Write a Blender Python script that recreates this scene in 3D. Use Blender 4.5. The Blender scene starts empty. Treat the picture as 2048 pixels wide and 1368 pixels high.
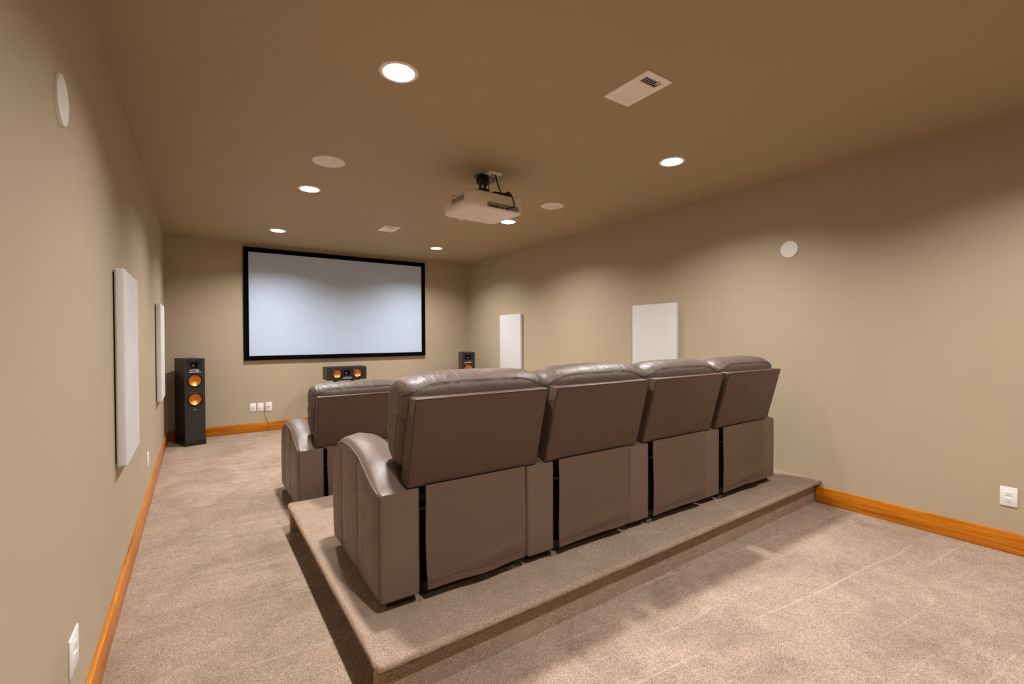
import bpy, bmesh, math, random
from mathutils import Vector, Matrix
from mathutils.bvhtree import BVHTree

random.seed(7)
C = bpy.context.scene.collection
PI = math.pi

# ------------------------------------------------------------------ room
W, D, H = 4.583, 7.626, 2.74        # width, far wall distance, ceiling height
Y0 = -0.80                          # wall behind the camera

# ------------------------------------------------------------------ helpers
def lin(c):
    c = c / 255.0
    return c / 12.92 if c <= 0.04045 else ((c + 0.055) / 1.055) ** 2.4

def rgb(r, g, b):
    return (lin(r), lin(g), lin(b), 1.0)

class NT:
    def __init__(self, name):
        self.m = bpy.data.materials.new(name)
        self.m.use_nodes = True
        self.t = self.m.node_tree
        self.b = self.t.nodes['Principled BSDF']
        self.co = None
    def n(self, typ, **kw):
        nd = self.t.nodes.new(typ)
        for k, v in kw.items():
            if k.startswith('i_'):
                key = k[2:]
                key = int(key) if key.isdigit() else key.replace('_', ' ')
                s = nd.inputs[key]
                if isinstance(v, bpy.types.NodeSocket):
                    self.t.links.new(v, s)
                else:
                    s.default_value = v
            else:
                setattr(nd, k, v)
        return nd
    def link(self, a, b):
        self.t.links.new(a, b)
    def coord(self, scale=(1, 1, 1), rot=(0, 0, 0), world=False):
        if world:
            src = self.n('ShaderNodeNewGeometry').outputs['Position']
        else:
            src = self.n('ShaderNodeTexCoord').outputs['Object']
        mp = self.n('ShaderNodeMapping', i_Scale=scale, i_Rotation=rot)
        self.link(src, mp.inputs['Vector'])
        return mp.outputs['Vector']
    def noise(self, vec, scale, detail=2.0, rough=0.5, dist=0.0):
        nd = self.n('ShaderNodeTexNoise', i_Scale=scale, i_Detail=detail, i_Roughness=rough, i_Distortion=dist)
        self.link(vec, nd.inputs['Vector'])
        return nd.outputs['Fac']
    def ramp(self, fac, stops):
        r = self.n('ShaderNodeValToRGB')
        self.link(fac, r.inputs['Fac'])
        e = r.color_ramp.elements
        while len(e) < len(stops):
            e.new(0.5)
        for i, (p, c) in enumerate(stops):
            e[i].position = p
            e[i].color = c if len(c) == 4 else (*c, 1)
        return r.outputs['Color']
    def mix(self, fac, a, b, blend='MIX'):
        m = self.n('ShaderNodeMix', data_type='RGBA', blend_type=blend)
        for sock, v in ((m.inputs[0], fac), (m.inputs[6], a), (m.inputs[7], b)):
            if isinstance(v, bpy.types.NodeSocket):
                self.link(v, sock)
            else:
                sock.default_value = v
        return m.outputs[2]
    def math(self, op, a, b=0.0):
        m = self.n('ShaderNodeMath', operation=op)
        for sock, v in ((m.inputs[0], a), (m.inputs[1], b)):
            if isinstance(v, bpy.types.NodeSocket):
                self.link(v, sock)
            else:
                sock.default_value = v
        return m.outputs[0]
    def bump(self, h, strength=0.3, dist=0.002, prev=None):
        b = self.n('ShaderNodeBump', i_Strength=strength, i_Distance=dist)
        self.link(h, b.inputs['Height'])
        if prev is not None:
            self.link(prev, b.inputs['Normal'])
        return b.outputs['Normal']
    def set(self, color=None, rough=None, metal=None, normal=None, spec=None, **kw):
        for key, v in (('Base Color', color), ('Roughness', rough), ('Metallic', metal),
                       ('Normal', normal), ('Specular IOR Level', spec)):
            if v is None:
                continue
            if isinstance(v, bpy.types.NodeSocket):
                self.link(v, self.b.inputs[key])
            else:
                self.b.inputs[key].default_value = v
        for k, v in kw.items():
            self.b.inputs[k.replace('_', ' ')].default_value = v
        return self.m

def m_wall(name, col):
    t = NT(name)
    v = t.coord(world=True)
    n1 = t.noise(v, 95, 3, 0.6)
    n2 = t.noise(v, 1.3, 2)
    c = t.mix(n2, [x * 0.97 for x in col[:3]] + [1], [x * 1.03 for x in col[:3]] + [1])
    return t.set(c, 0.62, normal=t.bump(n1, 0.22, 0.002), spec=0.25)

def m_carpet(name, brushed=True):
    t = NT(name)
    v = t.coord(world=True)
    v.node.inputs['Location'].default_value = (0.0131, 0.0177, 0.00237)   # keeps the noise off its lattice plane on the flat floor
    tuft = t.noise(v, 250, 3, 0.75)
    tuft2 = t.noise(v, 75, 2, 0.6)
    big = t.noise(v, 2.3, 4, 0.6, 0.6)
    base = t.ramp(tuft, [(0.30, rgb(86, 69, 58)), (0.50, rgb(154, 132, 115)), (0.70, rgb(198, 176, 158))])
    if not brushed:
        big = t.math('ADD', t.math('MULTIPLY', big, 0.6), 0.28)
    mott = t.ramp(big, [(0.32, (0.80, 0.79, 0.77)), (0.48, (0.96, 0.96, 0.96)), (0.66, (1.10, 1.10, 1.10))])
    c = t.mix(1.0, base, mott, 'MULTIPLY')
    cl = t.noise(v, 9.0, 4, 0.65, 0.5)
    c = t.mix(1.0, c, t.ramp(cl, [(0.34, (0.91, 0.905, 0.90)), (0.52, (1.0, 1.0, 1.0)), (0.70, (1.10, 1.10, 1.10))]), 'MULTIPLY')
    if not brushed:
        h = t.math('ADD', tuft, t.math('MULTIPLY', tuft2, 0.7))
        return t.set(c, 1.0, normal=t.bump(h, 0.45, 0.005), spec=0.05)
    # pile brushed by the vacuum: thin straight pale tracks along and across the room, broken up
    def tracks(angle, pitch, width, seed, lo):
        vr = t.coord(rot=(0, 0, angle), world=True)
        sp = t.n('ShaderNodeSeparateXYZ')
        t.link(vr, sp.inputs[0])
        x, y = sp.outputs[0], sp.outputs[1]
        wob = t.noise(vr, 1.1, 2)
        u = t.math('DIVIDE', t.math('ADD', y, t.math('MULTIPLY', wob, 0.10)), pitch)
        fr = t.math('ABSOLUTE', t.math('SUBTRACT', t.math('FRACT', u), 0.5))
        line = t.ramp(fr, [(0.0, (1, 1, 1)), (width, (0.75, 0.75, 0.75)), (width * 2.4, (0, 0, 0))])
        cb = t.n('ShaderNodeCombineXYZ')
        t.link(t.math('MULTIPLY', x, 1.15), cb.inputs[0])
        t.link(t.math('MULTIPLY', t.math('FLOOR', u), 5.17), cb.inputs[1])
        cb.inputs[2].default_value = seed
        on = t.ramp(t.noise(cb.outputs[0], 1.0, 4, 0.65), [(lo, (0, 0, 0)), (lo + 0.16, (1, 1, 1))])
        return t.mix(1.0, line, on, 'MULTIPLY')
    la = tracks(0.10, 0.17, 0.018, 0.3, 0.44)
    lb = tracks(PI / 2 - 0.12, 0.25, 0.012, 4.7, 0.57)
    lc = tracks(PI / 2 + 0.30, 0.38, 0.009, 9.1, 0.60)
    ln = t.mix(1.0, t.mix(1.0, la, lb, 'LIGHTEN'), lc, 'LIGHTEN')
    # fuzzy pale scuffs
    sc = t.ramp(t.noise(t.coord(scale=(1.6, 5.0, 1), rot=(0, 0, 0.5), world=True), 1.0, 4, 0.7), [(0.60, (0, 0, 0)), (0.74, (0.8, 0.8, 0.8))])
    ln = t.mix(1.0, ln, sc, 'LIGHTEN')
    brk = t.ramp(tuft2, [(0.30, (0.25, 0.25, 0.25)), (0.60, (1, 1, 1))])
    ln = t.mix(1.0, ln, brk, 'MULTIPLY')
    c = t.mix(t.math('MULTIPLY', ln, 0.50), c, rgb(202, 181, 166))
    h = t.math('ADD', tuft, t.math('MULTIPLY', tuft2, 0.7))
    return t.set(c, 1.0, normal=t.bump(h, 0.38, 0.005), spec=0.05)

def m_leather(name, col, wrinkle=0.0, rough=0.4):
    t = NT(name)
    v = t.coord(world=True)
    vor = t.n('ShaderNodeTexVoronoi', i_Scale=330.0)
    t.link(v, vor.inputs['Vector'])
    n2 = t.noise(v, 3.0, 3)
    c = t.mix(n2, [x * 0.88 for x in col[:3]] + [1], [x * 1.12 for x in col[:3]] + [1])
    nm = t.bump(vor.outputs['Distance'], 0.10, 0.001)
    if wrinkle:
        v2 = t.coord(scale=(30, 7, 6), rot=(0.3, 0.5, 0.2), world=True)
        w = t.noise(v2, 1.0, 3, 0.55, 0.8)
        nm = t.bump(w, wrinkle, 0.012, nm)
        w2 = t.noise(v, 9.0, 2, 0.5)
        nm = t.bump(w2, wrinkle * 0.8, 0.02, nm)
    else:
        w2 = t.noise(v, 14.0, 2, 0.5)
        nm = t.bump(w2, 0.16, 0.006, nm)
    rr = t.ramp(t.noise(v, 20, 2), [(0.3, (rough - .05,) * 3), (0.7, (rough + .06,) * 3)])
    return t.set(c, rr, normal=nm, spec=0.5)

def m_wood(name, scale):
    t = NT(name)
    v = t.coord(scale=scale, world=True)
    n = t.noise(v, 1.0, 5, 0.6, 0.9)
    v2 = t.coord(scale=tuple(s * 0.35 for s in scale), world=True)
    k = t.noise(v2, 1.0, 2, 0.5, 1.5)
    c = t.ramp(n, [(0.28, rgb(160, 86, 6)), (0.5, rgb(190, 110, 12)), (0.75, rgb(208, 134, 30))])
    kn = t.ramp(k, [(0.30, (0.55, 0.5, 0.45)), (0.42, (1, 1, 1))])
    c = t.mix(1.0, c, kn, 'MULTIPLY')
    pt = t.noise(t.coord(scale=tuple(q * 0.18 for q in scale), world=True), 1.0, 3, 0.6, 0.6)
    c = t.mix(1.0, c, t.ramp(pt, [(0.34, (0.74, 0.68, 0.6)), (0.5, (1, 1, 1)), (0.68, (1.1, 1.12, 1.1))]), 'MULTIPLY')
    return t.set(c, 0.36, normal=t.bump(n, 0.08, 0.002), spec=0.4)

def m_plain(name, col, rough=0.5, metal=0.0, spec=0.5, nscale=60.0, nstr=0.03, var=0.03):
    t = NT(name)
    v = t.coord(world=True)
    n = t.noise(v, nscale, 2)
    c = t.mix(n, [x * (1 - var) for x in col[:3]] + [1], [x * (1 + var) for x in col[:3]] + [1])
    return t.set(c, rough, metal, t.bump(n, nstr, 0.001), spec)

def m_fabric(name, col):
    t = NT(name)
    v = t.coord(world=True)
    wx = t.noise(t.coord(scale=(60, 60, 420), world=True), 1.0, 2)
    wy = t.noise(t.coord(scale=(420, 420, 60), world=True), 1.0, 2)
    h = t.math('ADD', wx, wy)
    c = t.mix(t.math('MULTIPLY', h, 0.5), [x * 0.88 for x in col[:3]] + [1], [min(1, x * 1.1) for x in col[:3]] + [1])
    return t.set(c, 0.95, normal=t.bump(h, 0.35, 0.0015), spec=0.1)

def m_ash(name, col):
    t = NT(name)
    n = t.noise(t.coord(scale=(160, 160, 4)), 1.0, 3, 0.6)
    c = t.mix(n, [x * 0.7 for x in col[:3]] + [1], [x * 1.35 for x in col[:3]] + [1])
    return t.set(c, 0.42, normal=t.bump(n, 0.12, 0.001), spec=0.4)

def m_emit(name, col, strength):
    t = NT(name)
    v = t.coord()
    n = t.noise(v, 40.0, 1)
    c = t.mix(n, [x * 0.98 for x in col] + [1], list(col) + [1])
    t.link(c, t.b.inputs['Emission Color'])
    t.b.inputs['Emission Strength'].default_value = strength
    return t.set((0.8, 0.8, 0.8, 1), 0.5)

M = {}
M['wall'] = m_wall('taupe_wall_paint', rgb(180, 163, 138))
M['ceiling'] = m_wall('taupe_ceiling_paint', rgb(172, 153, 121))
M['carpet'] = m_carpet('beige_cut_pile_carpet')
M['carpet_step'] = m_carpet('beige_carpet_of_platform', False)
M['leather'] = m_leather('brown_leather', rgb(98, 78, 67), 0.0, 0.44)
M['leather_soft'] = m_leather('brown_leather_creased', rgb(87, 70, 60), 0.40, 0.47)
M['leather_arm'] = m_leather('brown_leather_arm', rgb(101, 82, 70), 0.10, 0.43)
M['leather_back_shaded'] = m_leather('brown_leather_back_shaded', rgb(77, 54, 43), 0.0, 0.48)  # same leather, darkened: shade of the down-tilted back panel put into the colour
M['leather_flap'] = m_leather('brown_leather_flap', rgb(94, 72, 60), 0.0, 0.5)
M['thread'] = m_plain('seam_thread', rgb(56, 42, 35), 0.6)
M['thread_highlight'] = m_plain('seam_highlight_thread', rgb(150, 130, 115), 0.6)  # highlight along the armrest top seam, painted as a pale thread
M['dark'] = m_plain('black_plastic', rgb(16, 14, 13), 0.55)
M['lining'] = m_plain('black_dust_cloth', rgb(14, 12, 11), 0.9)
M['wood_y'] = m_wood('alder_trim_long', (28, 2.2, 60))
M['wood_x'] = m_wood('alder_trim_across', (2.2, 28, 60))
M['white_plastic'] = m_plain('white_plastic', rgb(236, 233, 228), 0.4)
M['white_paint'] = m_plain('white_painted_metal', rgb(246, 239, 229), 0.45)
M['grille'] = m_plain('white_perforated_grille', rgb(232, 222, 208), 0.6, nscale=600, nstr=0.2, var=0.08)
M['slot'] = m_plain('dark_slot', rgb(30, 26, 24), 0.8)
M['screen'] = m_plain('white_screen_fabric', rgb(192, 208, 231), 0.8, spec=0.1, nscale=500)
M['velvet'] = m_plain('black_velvet', rgb(6, 6, 7), 0.95, spec=0.05)
M['panel'] = m_fabric('oatmeal_fabric', rgb(215, 214, 212))
M['ash'] = m_ash('black_ash_veneer', rgb(30, 28, 27))
M['baffle'] = m_plain('satin_black_baffle', rgb(40, 38, 38), 0.42)
M['horn'] = m_plain('black_horn_plastic', rgb(30, 28, 30), 0.28)
M['rubber'] = m_plain('black_rubber', rgb(18, 16, 15), 0.4)
M['copper'] = m_plain('copper_cone', rgb(226, 140, 62), 0.33, 0.85)
M['silver'] = m_plain('silver_trim', rgb(200, 200, 200), 0.3, 0.7)
M['proj'] = m_plain('warm_white_shell', rgb(240, 230, 217), 0.42)
M['strip'] = m_plain('bright_white_strip', rgb(253, 251, 248), 0.35)
M['proj_grey'] = m_plain('grey_port_panel', rgb(150, 140, 134), 0.5)
M['proj_vent'] = m_plain('grey_vent_mesh', rgb(150, 140, 124), 0.6)
M['black_metal'] = m_plain('black_metal', rgb(12, 12, 13), 0.4)
M['cable'] = m_plain('black_cable', rgb(14, 13, 13), 0.5)
M['cord'] = m_plain('brown_cord', rgb(92, 74, 58), 0.6)
M['lens'] = m_emit('lit_lamp_lens', (1.0, 0.985, 0.975), 1950.0)
M['reflector'] = m_plain('white_reflector', rgb(125, 123, 119), 0.5)

# ---- mesh building -------------------------------------------------
def finish(o, smooth=True, angle=38):
    me = o.data
    if smooth:
        for p in me.polygons:
            p.use_smooth = True
        me.set_sharp_from_angle(angle=math.radians(angle))
    return o

def link(name, me, mat, parent=None, smooth=True, angle=38):
    o = bpy.data.objects.new(name, me)
    C.objects.link(o)
    if mat is not None:
        me.materials.append(mat)
    if parent is not None:
        o.parent = parent
    return finish(o, smooth, angle)

class MB:
    """collects pieces of ONE part"""
    def __init__(self):
        self.bm = bmesh.new()
    def _join(self, tmp, mat4=None):
        me = bpy.data.meshes.new('tmp')
        tmp.to_mesh(me); tmp.free()
        if mat4 is not None:
            me.transform(mat4)
        self.bm.from_mesh(me)
        bpy.data.meshes.remove(me)
    def box(self, x0, x1, y0, y1, z0, z1, bev=0.0, seg=2, m4=None):
        t = bmesh.new()
        bmesh.ops.create_cube(t, size=1)
        for v in t.verts:
            v.co = Vector((x0 + (v.co.x + .5) * (x1 - x0), y0 + (v.co.y + .5) * (y1 - y0), z0 + (v.co.z + .5) * (z1 - z0)))
        if bev:
            bmesh.ops.bevel(t, geom=t.edges[:], offset=bev, segments=seg, profile=0.5, affect='EDGES')
        self._join(t, m4)
        return self
    def raw(self, verts, faces, m4=None):
        t = bmesh.new()
        vs = [t.verts.new(v) for v in verts]
        for f in faces:
            try:
                t.faces.new([vs[i] for i in f])
            except ValueError:
                pass
        bmesh.ops.recalc_face_normals(t, faces=t.faces[:])
        self._join(t, m4)
        return self
    def lathe(self, prof, n=48, m4=None, close=False):
        """prof = [(r, z)] around z"""
        vs, fs = [], []
        k = len(prof)
        for i in range(n):
            a = 2 * PI * i / n
            for r, z in prof:
                vs.append((max(r, 1e-5) * math.cos(a), max(r, 1e-5) * math.sin(a), z))
        for i in range(n):
            j = (i + 1) % n
            for q in range(k - 1):
                fs.append((i * k + q, j * k + q, j * k + q + 1, i * k + q + 1))
            if close:
                fs.append((i * k + k - 1, j * k + k - 1, j * k, i * k))
        t = bmesh.new()
        bv = [t.verts.new(v) for v in vs]
        for f in fs:
            t.faces.new([bv[i] for i in f])
        bmesh.ops.remove_doubles(t, verts=t.verts[:], dist=2e-5)
        bmesh.ops.recalc_face_normals(t, faces=t.faces[:])
        self._join(t, m4)
        return self
    def tube(self, pts, r, n=8, m4=None, closed=False):
        pts = [Vector(p) for p in pts]
        vs, fs = [], []
        up = Vector((0.137, 0.291, 0.947)).normalized()
        L = len(pts)
        for i, p in enumerate(pts):
            a = pts[(i - 1) % L] if (closed or i > 0) else p
            b = pts[(i + 1) % L] if (closed or i < L - 1) else p
            d = (b - a).normalized()
            s = d.cross(up)
            if s.length < 1e-4:
                s = d.cross(Vector((1, 0, 0)))
            s.normalize()
            u = s.cross(d)
            for k in range(n):
                w = 2 * PI * k / n
                vs.append(p + (s * math.cos(w) + u * math.sin(w)) * r)
        for i in range(L if closed else L - 1):
            j = (i + 1) % L
            for k in range(n):
                kk = (k + 1) % n
                fs.append((i * n + k, i * n + kk, j * n + kk, j * n + k))
        if not closed:
            fs.append(tuple(range(n)))
            fs.append(tuple((L - 1) * n + k for k in range(n)))
        return self.raw(vs, fs, m4)
    def build(self, name, mat, parent=None, smooth=True, angle=38):
        me = bpy.data.meshes.new(name)
        self.bm.to_mesh(me); self.bm.free()
        return link(name, me, mat, parent, smooth, angle)

def smooth_path(pts, sub=6, closed=False):
    """Catmull-Rom through pts"""
    P = [Vector(p) for p in pts]
    n = len(P); out = []
    rng = n if closed else n - 1
    for i in range(rng):
        p0 = P[(i - 1) % n] if (closed or i > 0) else P[0]
        p1 = P[i]; p2 = P[(i + 1) % n]
        p3 = P[(i + 2) % n] if (closed or i + 2 < n) else P[-1]
        for k in range(sub):
            t = k / sub
            out.append(0.5 * ((2 * p1) + (p2 - p0) * t + (2 * p0 - 5 * p1 + 4 * p2 - p3) * t * t + (3 * p1 - p0 - 3 * p2 + p3) * t ** 3))
    if not closed:
        out.append(P[-1])
    return out

def chaikin(pts, it=3, cut=0.25):
    P = [Vector((a, b)) for a, b in pts]
    for _ in range(it):
        Q = []
        for i in range(len(P)):
            a, b = P[i], P[(i + 1) % len(P)]
            Q.append(a * (1 - cut) + b * cut)
            Q.append(a * cut + b * (1 - cut))
        P = Q
    return P

def resample(P, n):
    L = [0]
    m = len(P)
    for i in range(m):
        L.append(L[-1] + (P[(i + 1) % m] - P[i]).length)
    out = []
    j = 0
    for k in range(n):
        s = L[-1] * k / n
        while L[j + 1] < s:
            j += 1
        t = (s - L[j]) / max(1e-9, L[j + 1] - L[j])
        out.append(P[j % m].lerp(P[(j + 1) % m], t))
    return out

def puff(outline, hw, n=5.0, N=90, S=30, fn=None, ctr=None, it=3):
    """pillow: closed (y,z) outline swept over x in [-hw,hw], ends rounded as a superellipse"""
    O = resample(chaikin(outline, it), N)
    cy = sum(v.x for v in O) / N if ctr is None else ctr[0]
    cz = sum(v.y for v in O) / N if ctr is None else ctr[1]
    vs, fs = [], []
    half = [(1.0, 0.0)]
    kc = 0.93
    for i in range(1, S // 2 + 1):                 # rounded rim
        a = PI / 2 * i / (S // 2)
        k = math.cos(a) ** (2 / n)
        if k <= kc:
            break
        half.append((k, math.sin(a) ** (2 / n)))
    m = 14
    for i in range(m):                              # nearly flat side face
        k = kc * (1 - i / m)
        half.append((k, (1 - k ** n) ** (1 / n)))
    half = [(1.0, x) for x in ()] + half
    ks = [(k, -s) for k, s in half[::-1]] + half[1:]
    S = len(ks) + 1
    for k, s in ks:
        for q in range(N):
            y = cy + (O[q].x - cy) * k
            z = cz + (O[q].y - cz) * k
            p = Vector((s * hw, y, z))
            if fn:
                p = fn(p, s, k, q / N)
            vs.append(p)
    for i in range(S - 2):
        for q in range(N):
            r = (q + 1) % N
            fs.append((i * N + q, i * N + r, (i + 1) * N + r, (i + 1) * N + q))
    for side, base in ((-1, 0), (1, (S - 2) * N)):
        p = Vector((side * hw, cy, cz))
        if fn:
            p = fn(p, side, 0, 0)
        vs.append(p)
        c = len(vs) - 1
        for q in range(N):
            fs.append((base + q, base + (q + 1) % N, c))
    return vs, fs

def tag(o, label, cat, group=None):
    o['label'] = label
    o['category'] = cat
    if group:
        o['group'] = group
    return o

def thing(name, label, cat, loc=(0, 0, 0), rz=0.0, group=None):
    o = bpy.data.objects.new(name, None)
    C.objects.link(o)
    o.empty_display_size = 0.1
    o.location = loc
    o.rotation_euler = (0, 0, rz)
    return tag(o, label, cat, group)

def struct(o):
    o['kind'] = 'structure'
    return o

def rot_to(axis):
    """matrix turning +z into the given axis"""
    return Vector((0, 0, 1)).rotation_difference(Vector(axis)).to_matrix().to_4x4()

def text_mesh(body, size, depth=0.0006):
    cu = bpy.data.curves.new('txt', 'FONT')
    cu.body = body
    cu.size = size
    cu.extrude = depth
    cu.align_x = 'CENTER'
    cu.align_y = 'CENTER'
    o = bpy.data.objects.new('txt', cu)
    C.objects.link(o)
    bpy.context.view_layer.update()
    dg = bpy.context.evaluated_depsgraph_get()
    me = bpy.data.meshes.new_from_object(o.evaluated_get(dg))
    bpy.data.objects.remove(o)
    return me

# ------------------------------------------------------------------ room shell
def slab(name, mat, *b):
    return struct(MB().box(*b).build(name, mat, smooth=False))

T = 0.15
slab('floor', M['carpet'], -T, W + T, Y0 - T, D + T, -0.12, 0)
# recessed cans need real holes in the ceiling: build it as a grid around them
LIGHTS = [(1.215, 0.29), (1.215, 2.281), (1.213, 4.529), (1.213, 6.513),
          (3.412, 0.29), (3.412, 2.252), (3.402, 4.517), (3.400, 6.481)]
def ceiling():
    R, N = 0.080, 32
    hs = 0.11
    xs = sorted({-T, W + T} | {round(x + s * hs, 5) for x, y in LIGHTS for s in (-1, 1)})
    bm = bmesh.new()
    cache = {}
    def V(x, y, z):
        k = (round(x, 5), round(y, 5), round(z, 5))
        if k not in cache:
            cache[k] = bm.verts.new(k)
        return cache[k]
    cols = [(1.214, [l for l in LIGHTS if l[0] < 2]), (3.406, [l for l in LIGHTS if l[0] > 2])]
    def quad(x0, x1, y0, y1):
        bm.faces.new([V(x0, y0, H), V(x0, y1, H), V(x1, y1, H), V(x1, y0, H)])
    e = [-T]
    for cx, ls in cols:
        e += [cx - hs, cx + hs]
    e.append(W + T)
    for i in range(0, len(e) - 1, 2):
        quad(e[i], e[i + 1], Y0 - T, D + T)
    for cx, ls in cols:
        ys = Y0 - T
        for lx, ly in ls:
            quad(cx - hs, cx + hs, ys, ly - hs)
            ys = ly + hs
            ring = []
            sq = []
            for k in range(N):
                a = 2 * PI * (k + .5) / N
                c, s = math.cos(a), math.sin(a)
                ring.append(V(lx + R * c, ly + R * s, H))
                m = hs / max(abs(c), abs(s))
                sq.append((cx + m * c, ly + m * s))
            corners = {}
            for k in range(N):
                j = (k + 1) % N
                a, b = sq[k], sq[j]
                loop = [ring[k], ring[j], V(b[0], b[1], H)]
                # insert a square corner where the pair straddles one
                onx = lambda p: abs(abs(p[0] - cx) - hs) < 1e-6
                if onx(a) != onx(b):
                    loop.append(V(cx + math.copysign(hs, a[0] - cx), ly + math.copysign(hs, a[1] - ly), H))
                loop.append(V(a[0], a[1], H))
                bm.faces.new(loop[::-1])
        quad(cx - hs, cx + hs, ys, D + T)
    bmesh.ops.recalc_face_normals(bm, faces=bm.faces[:])
    me = bpy.data.meshes.new('ceiling')
    bm.to_mesh(me); bm.free()
    o = link('ceiling', me, M['ceiling'], smooth=False)
    return struct(o)
ceiling()
slab('wall_left', M['wall'], -T, 0, Y0 - T, D + T, 0, H)
slab('wall_right', M['wall'], W, W + T, Y0 - T, D + T, 0, H)
slab('wall_back', M['wall'], 0, W, D, D + T, 0, H)
slab('wall_front', M['wall'], 0, W, Y0 - T, Y0, 0, H)

BT, BH = 0.018, 0.132
def baseboard(name, mat, *b):
    x0, x1, y0, y1 = b
    return struct(MB().box(x0, x1, y0, y1, 0, BH, 0.004, 2).build(name, mat))
PY0L, PY0R, PY1, PX0, PZ = 1.622, 1.658, 3.615, 0.866, 0.194
baseboard('baseboard_left', M['wood_y'], 0, BT, Y0, D)
baseboard('baseboard_back', M['wood_x'], BT, W - BT, D - BT, D)
mb = MB().box(W - BT, W, Y0, PY0R + 0.04, 0, BH, 0.004, 2)
mb.box(W - BT, W, PY1 - 0.02, D, 0, BH, 0.004, 2)
struct(mb.build('baseboard_right', M['wood_y']))

# ------------------------------------------------------------------ carpeted platform
def platform():
    t = thing('seating_platform', 'low step-up platform wrapped in beige carpet under the rear row of recliners', 'platform', (PX0, PY0L, 0))
    off = Vector((PX0, PY0L, 0))
    r = 0.019
    zt, zb = PZ, PZ - 0.040
    # deck: rounded nosing on left, near and far edges
    def yb(x):
        return PY0L + (PY0R - PY0L) * (x - PX0) / (W - PX0)
    nx, ny = 150, 80
    prof = [(0.0, zb)] + [(r - r * math.cos(a) , zb + r + (-r * math.cos(PI / 2 - a) if False else 0)) for a in ()]
    bm = bmesh.new()
    rng = random.Random(3)
    # edge profile: inset e (from outer outline) and z
    ed = [(0.028, zb), (0.010, zb + 0.001)]
    for k in range(0, 11):
        a = -PI / 2 + PI * k / 10
        ed.append((r - r * math.cos(a) * 1.0, (zt + zb) / 2 + (zt - zb) / 2 * math.sin(a)))
    ed.append((0.028, zt))
    # outline walk: far-right -> far-left -> near-left -> near-right
    cr = 0.03
    path = []
    def seg(a, b, n):
        for i in range(n):
            f = i / n
            path.append((a[0] + (b[0] - a[0]) * f, a[1] + (b[1] - a[1]) * f))
    A = (W - 0.001, PY1); B = (PX0 + cr, PY1); Cc = (PX0, PY1 - cr); Dd = (PX0, PY0L + cr); E = (PX0 + cr, PY0L); F = (W - 0.001, PY0R)
    seg(A, B, 90)
    for k in range(8):
        a = PI / 2 + PI / 2 * k / 8
        path.append((PX0 + cr + cr * math.cos(a), PY1 - cr + cr * math.sin(a)))
    seg(Cc, Dd, 70)
    for k in range(8):
        a = PI + PI / 2 * k / 8
        path.append((PX0 + cr + cr * math.cos(a), PY0L + cr + cr * math.sin(a)))
    seg(E, F, 160)
    path.append(F)
    m = len(path)
    rows = []
    for i, (x, y) in enumerate(path):
        a = Vector(path[max(0, i - 1)]); b = Vector(path[min(m - 1, i + 1)])
        d = (b - a).normalized()
        nrm = Vector((-d.y, d.x))         # inward is left of the walk
        row = []
        for e, z in ed:
            j = 0.0016
            row.append(bm.verts.new(Vector((x + nrm.x * e + rng.uniform(-j, j), y + nrm.y * e + rng.uniform(-j, j), z + rng.uniform(-j, j) * (z > zb + 0.003))) - off))
        rows.append(row)
    for i in range(m - 1):
        for k in range(len(ed) - 1):
            bm.faces.new([rows[i][k], rows[i + 1][k], rows[i + 1][k + 1], rows[i][k + 1]])
    bm.faces.new([rw[-1] for rw in rows])
    bm.faces.new([rw[0] for rw in rows][::-1])
    for end in (rows[0], rows[-1]):
        pass
    bmesh.ops.recalc_face_normals(bm, faces=bm.faces[:])
    me = bpy.data.meshes.new('deck')
    bm.to_mesh(me); bm.free()
    link('deck', me, M['carpet_step'], t, angle=60)
    # carpeted riser boards across the near and far ends; the left side between them is set back
    def board(name, quad):
        zt_ = PZ - 0.036
        bm = bmesh.new()
        lo = [bm.verts.new((x - off.x, y - off.y, 0.0)) for x, y in quad]
        hi = [bm.verts.new((x - off.x, y - off.y, zt_)) for x, y in quad]
        bm.faces.new(lo); bm.faces.new(hi)
        for k in range(4):
            bm.faces.new([lo[k], lo[(k + 1) % 4], hi[(k + 1) % 4], hi[k]])
        bmesh.ops.recalc_face_normals(bm, faces=bm.faces[:])
        ve = [e for e in bm.edges if abs(e.verts[0].co.z - e.verts[1].co.z) > 0.05]
        bmesh.ops.bevel(bm, geom=ve, offset=0.014, segments=4, profile=0.5, affect='EDGES')
        me = bpy.data.meshes.new(name)
        bm.to_mesh(me); bm.free()
        link(name, me, M['carpet_step'], t)
    i, j, th = 0.014, 0.046, 0.050
    xr = W - 0.02
    board('riser', [(PX0 + i, PY0L + j), (xr, PY0R + j), (xr, PY0R + j + th), (PX0 + i, PY0L + j + th)])
    board('riser', [(PX0 + i, PY1 - 0.016 - th), (xr, PY1 - 0.016 - th), (xr, PY1 - 0.016), (PX0 + i, PY1 - 0.016)])
    board('side_panel', [(PX0 + 0.17, PY0L + j + th * 0.6), (PX0 + 0.22, PY0L + j + th * 0.6), (PX0 + 0.22, PY1 - 0.02 - th * 0.6), (PX0 + 0.17, PY1 - 0.02 - th * 0.6)])
platform()

# ------------------------------------------------------------------ recliners
ARM = [(0.0, 0.050), (0.0, 0.052), (0.0, 0.30), (0.0, 0.505), (0.0, 0.513), (0.006, 0.519), (0.10, 0.537), (0.22, 0.585), (0.33, 0.622), (0.45, 0.640), (0.56, 0.642), (0.68, 0.630),
       (0.79, 0.575), (0.853, 0.47), (0.872, 0.33), (0.868, 0.18), (0.842, 0.048), (0.842, 0.048)]
ARM_HW = 0.0955
ARM_N = 15.0
ARM_C = (0.44, 0.33)
ARM_O = resample(chaikin(ARM, 3), 150)

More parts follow.
